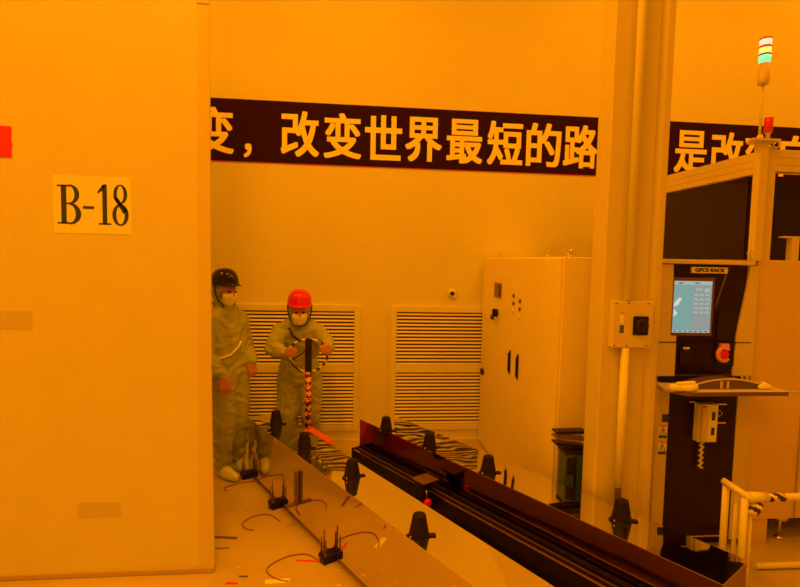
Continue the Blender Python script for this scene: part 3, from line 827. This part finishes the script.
def person(loc, J, label, helmet_mat, fw, gaze, head_c, hands, extra_suit=()):
    """J: joints dict. fw: facing unit vector; head_c: centre of head"""
    e = empty('person', loc, 0, label, 'person')
    V3 = Vector; g = gaze.normalized(); up = V3((0, 0, 1)); sd = g.cross(up).normalized()   # sd: the person's right
    H_ = V3(head_c); up2 = sd.cross(g).normalized()
    hp = lambda f, s_, u: H_ + g*f + sd*s_ + up2*u
    # body with head and hands, one continuous skin
    B = []
    B.append([(hp(-.012, 0, .03), .083), (hp(.010, 0, .02), .078)])
    B.append([(hp(.025, 0, -.03), .064), (hp(.040, 0, -.085), .036), (hp(-.01, 0, -.03), .07)])
    B.append([(hp(.088, 0, .005), .009), (hp(.104, 0, -.024), .012)])           # nose
    B.append([(hp(.080, -.018, -.060), .007), (hp(.080, .018, -.060), .007)])   # mouth
    B.append([(hp(.078, .042, .028), .007), (hp(.084, .012, .028), .007)]); B.append([(hp(.078, -.042, .028), .007), (hp(.084, -.012, .028), .007)])  # brows
    for s_ in (1, -1): B.append([(hp(-.005, s_*.078, .01), .014), (hp(0, s_*.076, -.02), .010)])
    nk = J['neck']; ch = J['chest']; pv = J['pelvis']
    B += [[(hp(-.02, 0, -.06), .05), (nk, .055)], [(nk, .055), (ch, .085)], [(ch, .085), (pv, .09)]]
    for s_ in 'RL':
        sh, el, wr = J['sh'+s_], J['el'+s_], J['wr'+s_]
        B += [[(ch, .09), (sh, .052)], [(sh, .052), (el, .040)], [(el, .040), (wr, .026)]]
        hi, kn, an, to = J['hi'+s_], J['kn'+s_], J['an'+s_], J['to'+s_]
        B += [[(pv, .09), (hi, .08)], [(hi, .08), (kn, .055)], [(kn, .055), (an, .038)], [(an, .038), (to, .025)]]
        B += hands[s_]
    body = remeshed('body', B, SKIN, e, .0075, 0, 3)
    # gloves/hands colour region and eyes
    for s_ in (1, -1):
        q = MB(); q.hull([(hp(.086, s_*.040, .004), .0055), (hp(.092, s_*.022, .004), .0065)]); here(q.build('eye', EYE), e)
    # coverall
    C = []
    C.append([(hp(-.020, 0, .005), .095), (hp(-.018, 0, -.03), .089)])     # hood
    C.append([(hp(-.005, 0, -.085), .085), (nk, .090)])
    C.append([(nk, .085), (J['shR'], .074), (J['shL'], .074), (ch, .12)])
    C.append([(J['shR'], .075), (J['shL'], .075), (J['waR'], .10), (J['waL'], .10)])
    C.append([(J['waR'], .10), (J['waL'], .10), (J['hiR'], .118), (J['hiL'], .118)])
    C.append([(ch, .125), (pv, .135)])
    for s_ in 'RL':
        sh, el, wr = J['sh'+s_], J['el'+s_], J['wr'+s_]
        C += [[(sh, .080), (lerp(sh, el, .55), .074), (el, .066)], [(el, .066), (lerp(el, wr, .6), .058), (lerp(el, wr, 1.0), .040)]]
        hi, kn, an = J['hi'+s_], J['kn'+s_], J['an'+s_]
        C += [[(hi, .120), (lerp(hi, kn, .5), .105)], [(lerp(hi, kn, .5), .105), (kn, .088)], [(kn, .088), (lerp(kn, an, .5), .080)]]
        k2 = lerp(kn, an, .5)
        for i in range(4):
            c_ = lerp(k2, an, i/3*.92); C.append([(c_+V3((.012*(-1)**i, 0, 0)), .070-.004*i), (c_-V3((0, 0, .012)), .064-.004*i)])
        C.append([(k2, .058), (an, .050)])
    C += list(extra_suit)
    suit = remeshed('coverall', C, SUIT, e, .0085, .016, 5)
    # open the hood in front of the face: push front hood surface back behind the face
    for v in suit.data.vertices:
        p = v.co - H_; f, s2, u = p.dot(g), p.dot(sd), p.dot(up2)
        if f > .02 and (s2/.068)**2 + ((u+.02)/.085)**2 < 1.0:
            k = 1-((s2/.068)**2 + ((u+.02)/.085)**2)
            v.co = v.co - g*min(f, .05+.06*k)
    # mask
    q = MB(); q.hull([(hp(.072, 0, -.030), .038), (hp(.060, .034, -.030), .030), (hp(.060, -.034, -.030), .030), (hp(.058, 0, -.078), .034), (hp(.05, .02, -.074), .032), (hp(.05, -.02, -.074), .032)], sub=3)
    here(q.build('face_mask', MASKM), e)
    # helmet: shell + brim + strap
    prof_ = [(.001, .135), (.045, .129), (.078, .112), (.102, .084), (.114, .050), (.118, .012), (.121, .0), (.125, -.004), (.121, -.007), (.112, -.004), (.10, .04), (.05, .10), (.001, .11)]
    q = MB(); q.lathe(prof_, seg=36)
    M_ = Matrix((( *(sd[i] for i in range(3)),), (*(g[i] for i in range(3)),), (*(up2[i] for i in range(3)),))).transposed().to_4x4()
    tilt = Matrix.Rotation(math.radians(6), 4, 'X')
    mt = Matrix.Translation(hp(-.008, 0, .052)) @ M_ @ tilt
    bmesh.ops.scale(q.bm, vec=(.86, .98, .93), verts=q.bm.verts)
    bmesh.ops.transform(q.bm, matrix=mt, verts=q.bm.verts)
    hm = here(q.build('helmet', helmet_mat), e)
    q = MB()
    q.prism([(-.085, .085), (-.07, .130), (-.035, .150), (0, .156), (.035, .150), (.07, .130), (.085, .085), (.05, .105), (0, .115), (-.05, .105)], -.010, -.002, 'z')
    bmesh.ops.scale(q.bm, vec=(.90, .94, 1.0), verts=q.bm.verts)
    bmesh.ops.transform(q.bm, matrix=mt, verts=q.bm.verts)
    o = q.build('helmet_peak', helmet_mat, None, bevel=.002); here(o, hm); o.matrix_parent_inverse = Matrix.Translation(loc).inverted(); o.parent = hm
    o.matrix_parent_inverse = Matrix.Identity(4)
    for s_ in (1, -1):
        q = MB(); q.tube([hp(-.002, s_*.098, .050), hp(.0, s_*.096, .0), hp(.026, s_*.084, -.06), hp(.058, s_*.05, -.112), hp(.068, 0, -.122)], .006, 8)
        here(q.build('chin_strap', STRAP), e)
    # shoes
    for s_ in 'RL':
        an, to = J['an'+s_], J['to'+s_]; dr = (to-an); dr.z = 0; dr.normalize(); sdd = V3((-dr.y, dr.x, 0))
        hz = V3((an.x, an.y, .036))
        q = MB(); q.hull([(hz-dr*.045, .034), (hz+dr*.06+sdd*.012, .036), (hz+dr*.06-sdd*.012, .036), (hz+dr*.15, .026+.004), (hz+V3((0, 0, .045)), .040)], sub=3)
        for v in q.bm.verts:
            if v.co.z < .004: v.co.z = .001
        here(q.build('shoe', SHOE), e)
    return e
V = Vector
# worker with black helmet, standing side-on at the partition edge
f1 = V((.82, -.57, 0)); J1 = dict(
    neck=V((-.975, 4.13, 1.315)), chest=V((-.965, 4.13, 1.14)), pelvis=V((-.95, 4.13, .82)),
    shR=V((-1.06, 3.99, 1.235)), elR=V((-1.085, 3.93, .985)), wrR=V((-.918, 3.875, .850)),
    shL=V((-.885, 4.25, 1.235)), elL=V((-.845, 4.27, .99)), wrL=V((-.765, 4.16, .905)),
    waR=V((-.99, 4.06, 1.0)), waL=V((-.91, 4.17, 1.0)),
    hiR=V((-.985, 4.06, .80)), knR=V((-.955, 4.03, .44)), anR=V((-.965, 4.05, .09)), toR=V((-.90, 3.995, .03)),
    hiL=V((-.905, 4.18, .80)), knL=V((-.88, 4.17, .44)), anL=V((-.885, 4.19, .09)), toL=V((-.79, 4.13, .03)))
hd1 = {'R': hand_parts(J1['wrR'], V((.12, -.12, -1.0)), V((.9, .3, 0)), V((-.2, .9, .1)), 1.15, .8),
       'L': hand_parts(J1['wrL'], V((.06, -.15, -.98)), V((.7, .6, 0)), V((-.6, .7, .1)), 1.0, .7)}
p1 = person((-.94, 4.10, 0), J1, 'person in green coverall and black helmet standing beside the left partition', HBLK, f1, V((.80, -.60, -.12)), (-.965, 4.10, 1.475), hd1)
# pale sling across the coat
q = MB(); q.tube([V((-1.02, 3.93, .985)), V((-.97, 3.955, .965)), V((-.90, 3.995, .985)), V((-.85, 4.045, 1.04)), V((-.835, 4.08, 1.08))], .008, 8)
here(q.build('waist_cord', MASKM), p1)

# worker with red helmet, leaning forward, gripping the hoop of the tool
HC = V((-.318, 4.115, .985)); HR = .150
J2 = dict(
    neck=V((-.415, 4.36, 1.190)), chest=V((-.41, 4.40, 1.04)), pelvis=V((-.415, 4.50, .70)),
    shR=V((-.565, 4.37, 1.115)), elR=V((-.618, 4.24, .995)), wrR=V((-.505, 4.175, .975)),
    shL=V((-.265, 4.37, 1.115)), elL=V((-.180, 4.25, 1.030)), wrL=V((-.145, 4.18, 1.010)),
    waR=V((-.475, 4.46, .90)), waL=V((-.355, 4.46, .90)),
    hiR=V((-.500, 4.50, .68)), knR=V((-.510, 4.42, .38)), anR=V((-.505, 4.52, .09)), toR=V((-.52, 4.40, .03)),
    hiL=V((-.335, 4.50, .68)), knL=V((-.315, 4.42, .38)), anL=V((-.315, 4.52, .09)), toL=V((-.30, 4.40, .03)))
hd2 = {'R': hand_parts(J2['wrR'], V((.45, -.75, .15)), V((-.2, .1, -.95)), V((.5, -.5, 0)), 1.05),
       'L': hand_parts(J2['wrL'], V((-.15, -.75, .05)), V((.2, .1, -.95)), V((-.6, -.4, 0)), 1.05)}
p2 = person((-.41, 4.48, 0), J2, 'person in green coverall and red helmet gripping a tall hoop-handled tool', HRED, V((0, -1, 0)), V((.12, -1, -.22)), (-.405, 4.29, 1.310), hd2)
q = MB(); q.tube([(-.485, 4.235, 1.17), (-.45, 4.235, 1.10), (-.40, 4.24, 1.06)], .012, 8); here(q.build('shoulder_strap', STRAP), p2)

# the hoop-handled tool
tl = empty('hoop_handled_tool', (-.315, 4.115, 0), 0, 'tall tool with taped hoop handle and striped pole on orange foot', 'tool')
q = MB(); q.tube([(HR*math.cos(a*PI/18)*1.02, .0, .985+HR*math.sin(a*PI/18)*(.72 if a < 18 else 1.05)) for a in range(36)], .010, 10, closed=True)
q.build('hoop_handle', HOOPM, tl)
bx(-.026, .026, -.020, .020, .825, 1.10).build('grip_column', BLACKP, tl, bevel=.006)
MB().tube([(-.12, 0, .93), (-.02, 0, 1.0)], .006, 8).build('spoke', BLACKP, tl)
MB().tube([(0, 0, .16), (0, 0, .83)], .026, 14).build('striped_pole', POLEM, tl)
q = MB(); q.prism([(-.03, .36), (.03, .36), (.20, .25), (.26, .0), (-.10, .0), (-.08, .12)], -.05, .06)
q.build('orange_foot', ORANGEP, tl, bevel=.01)
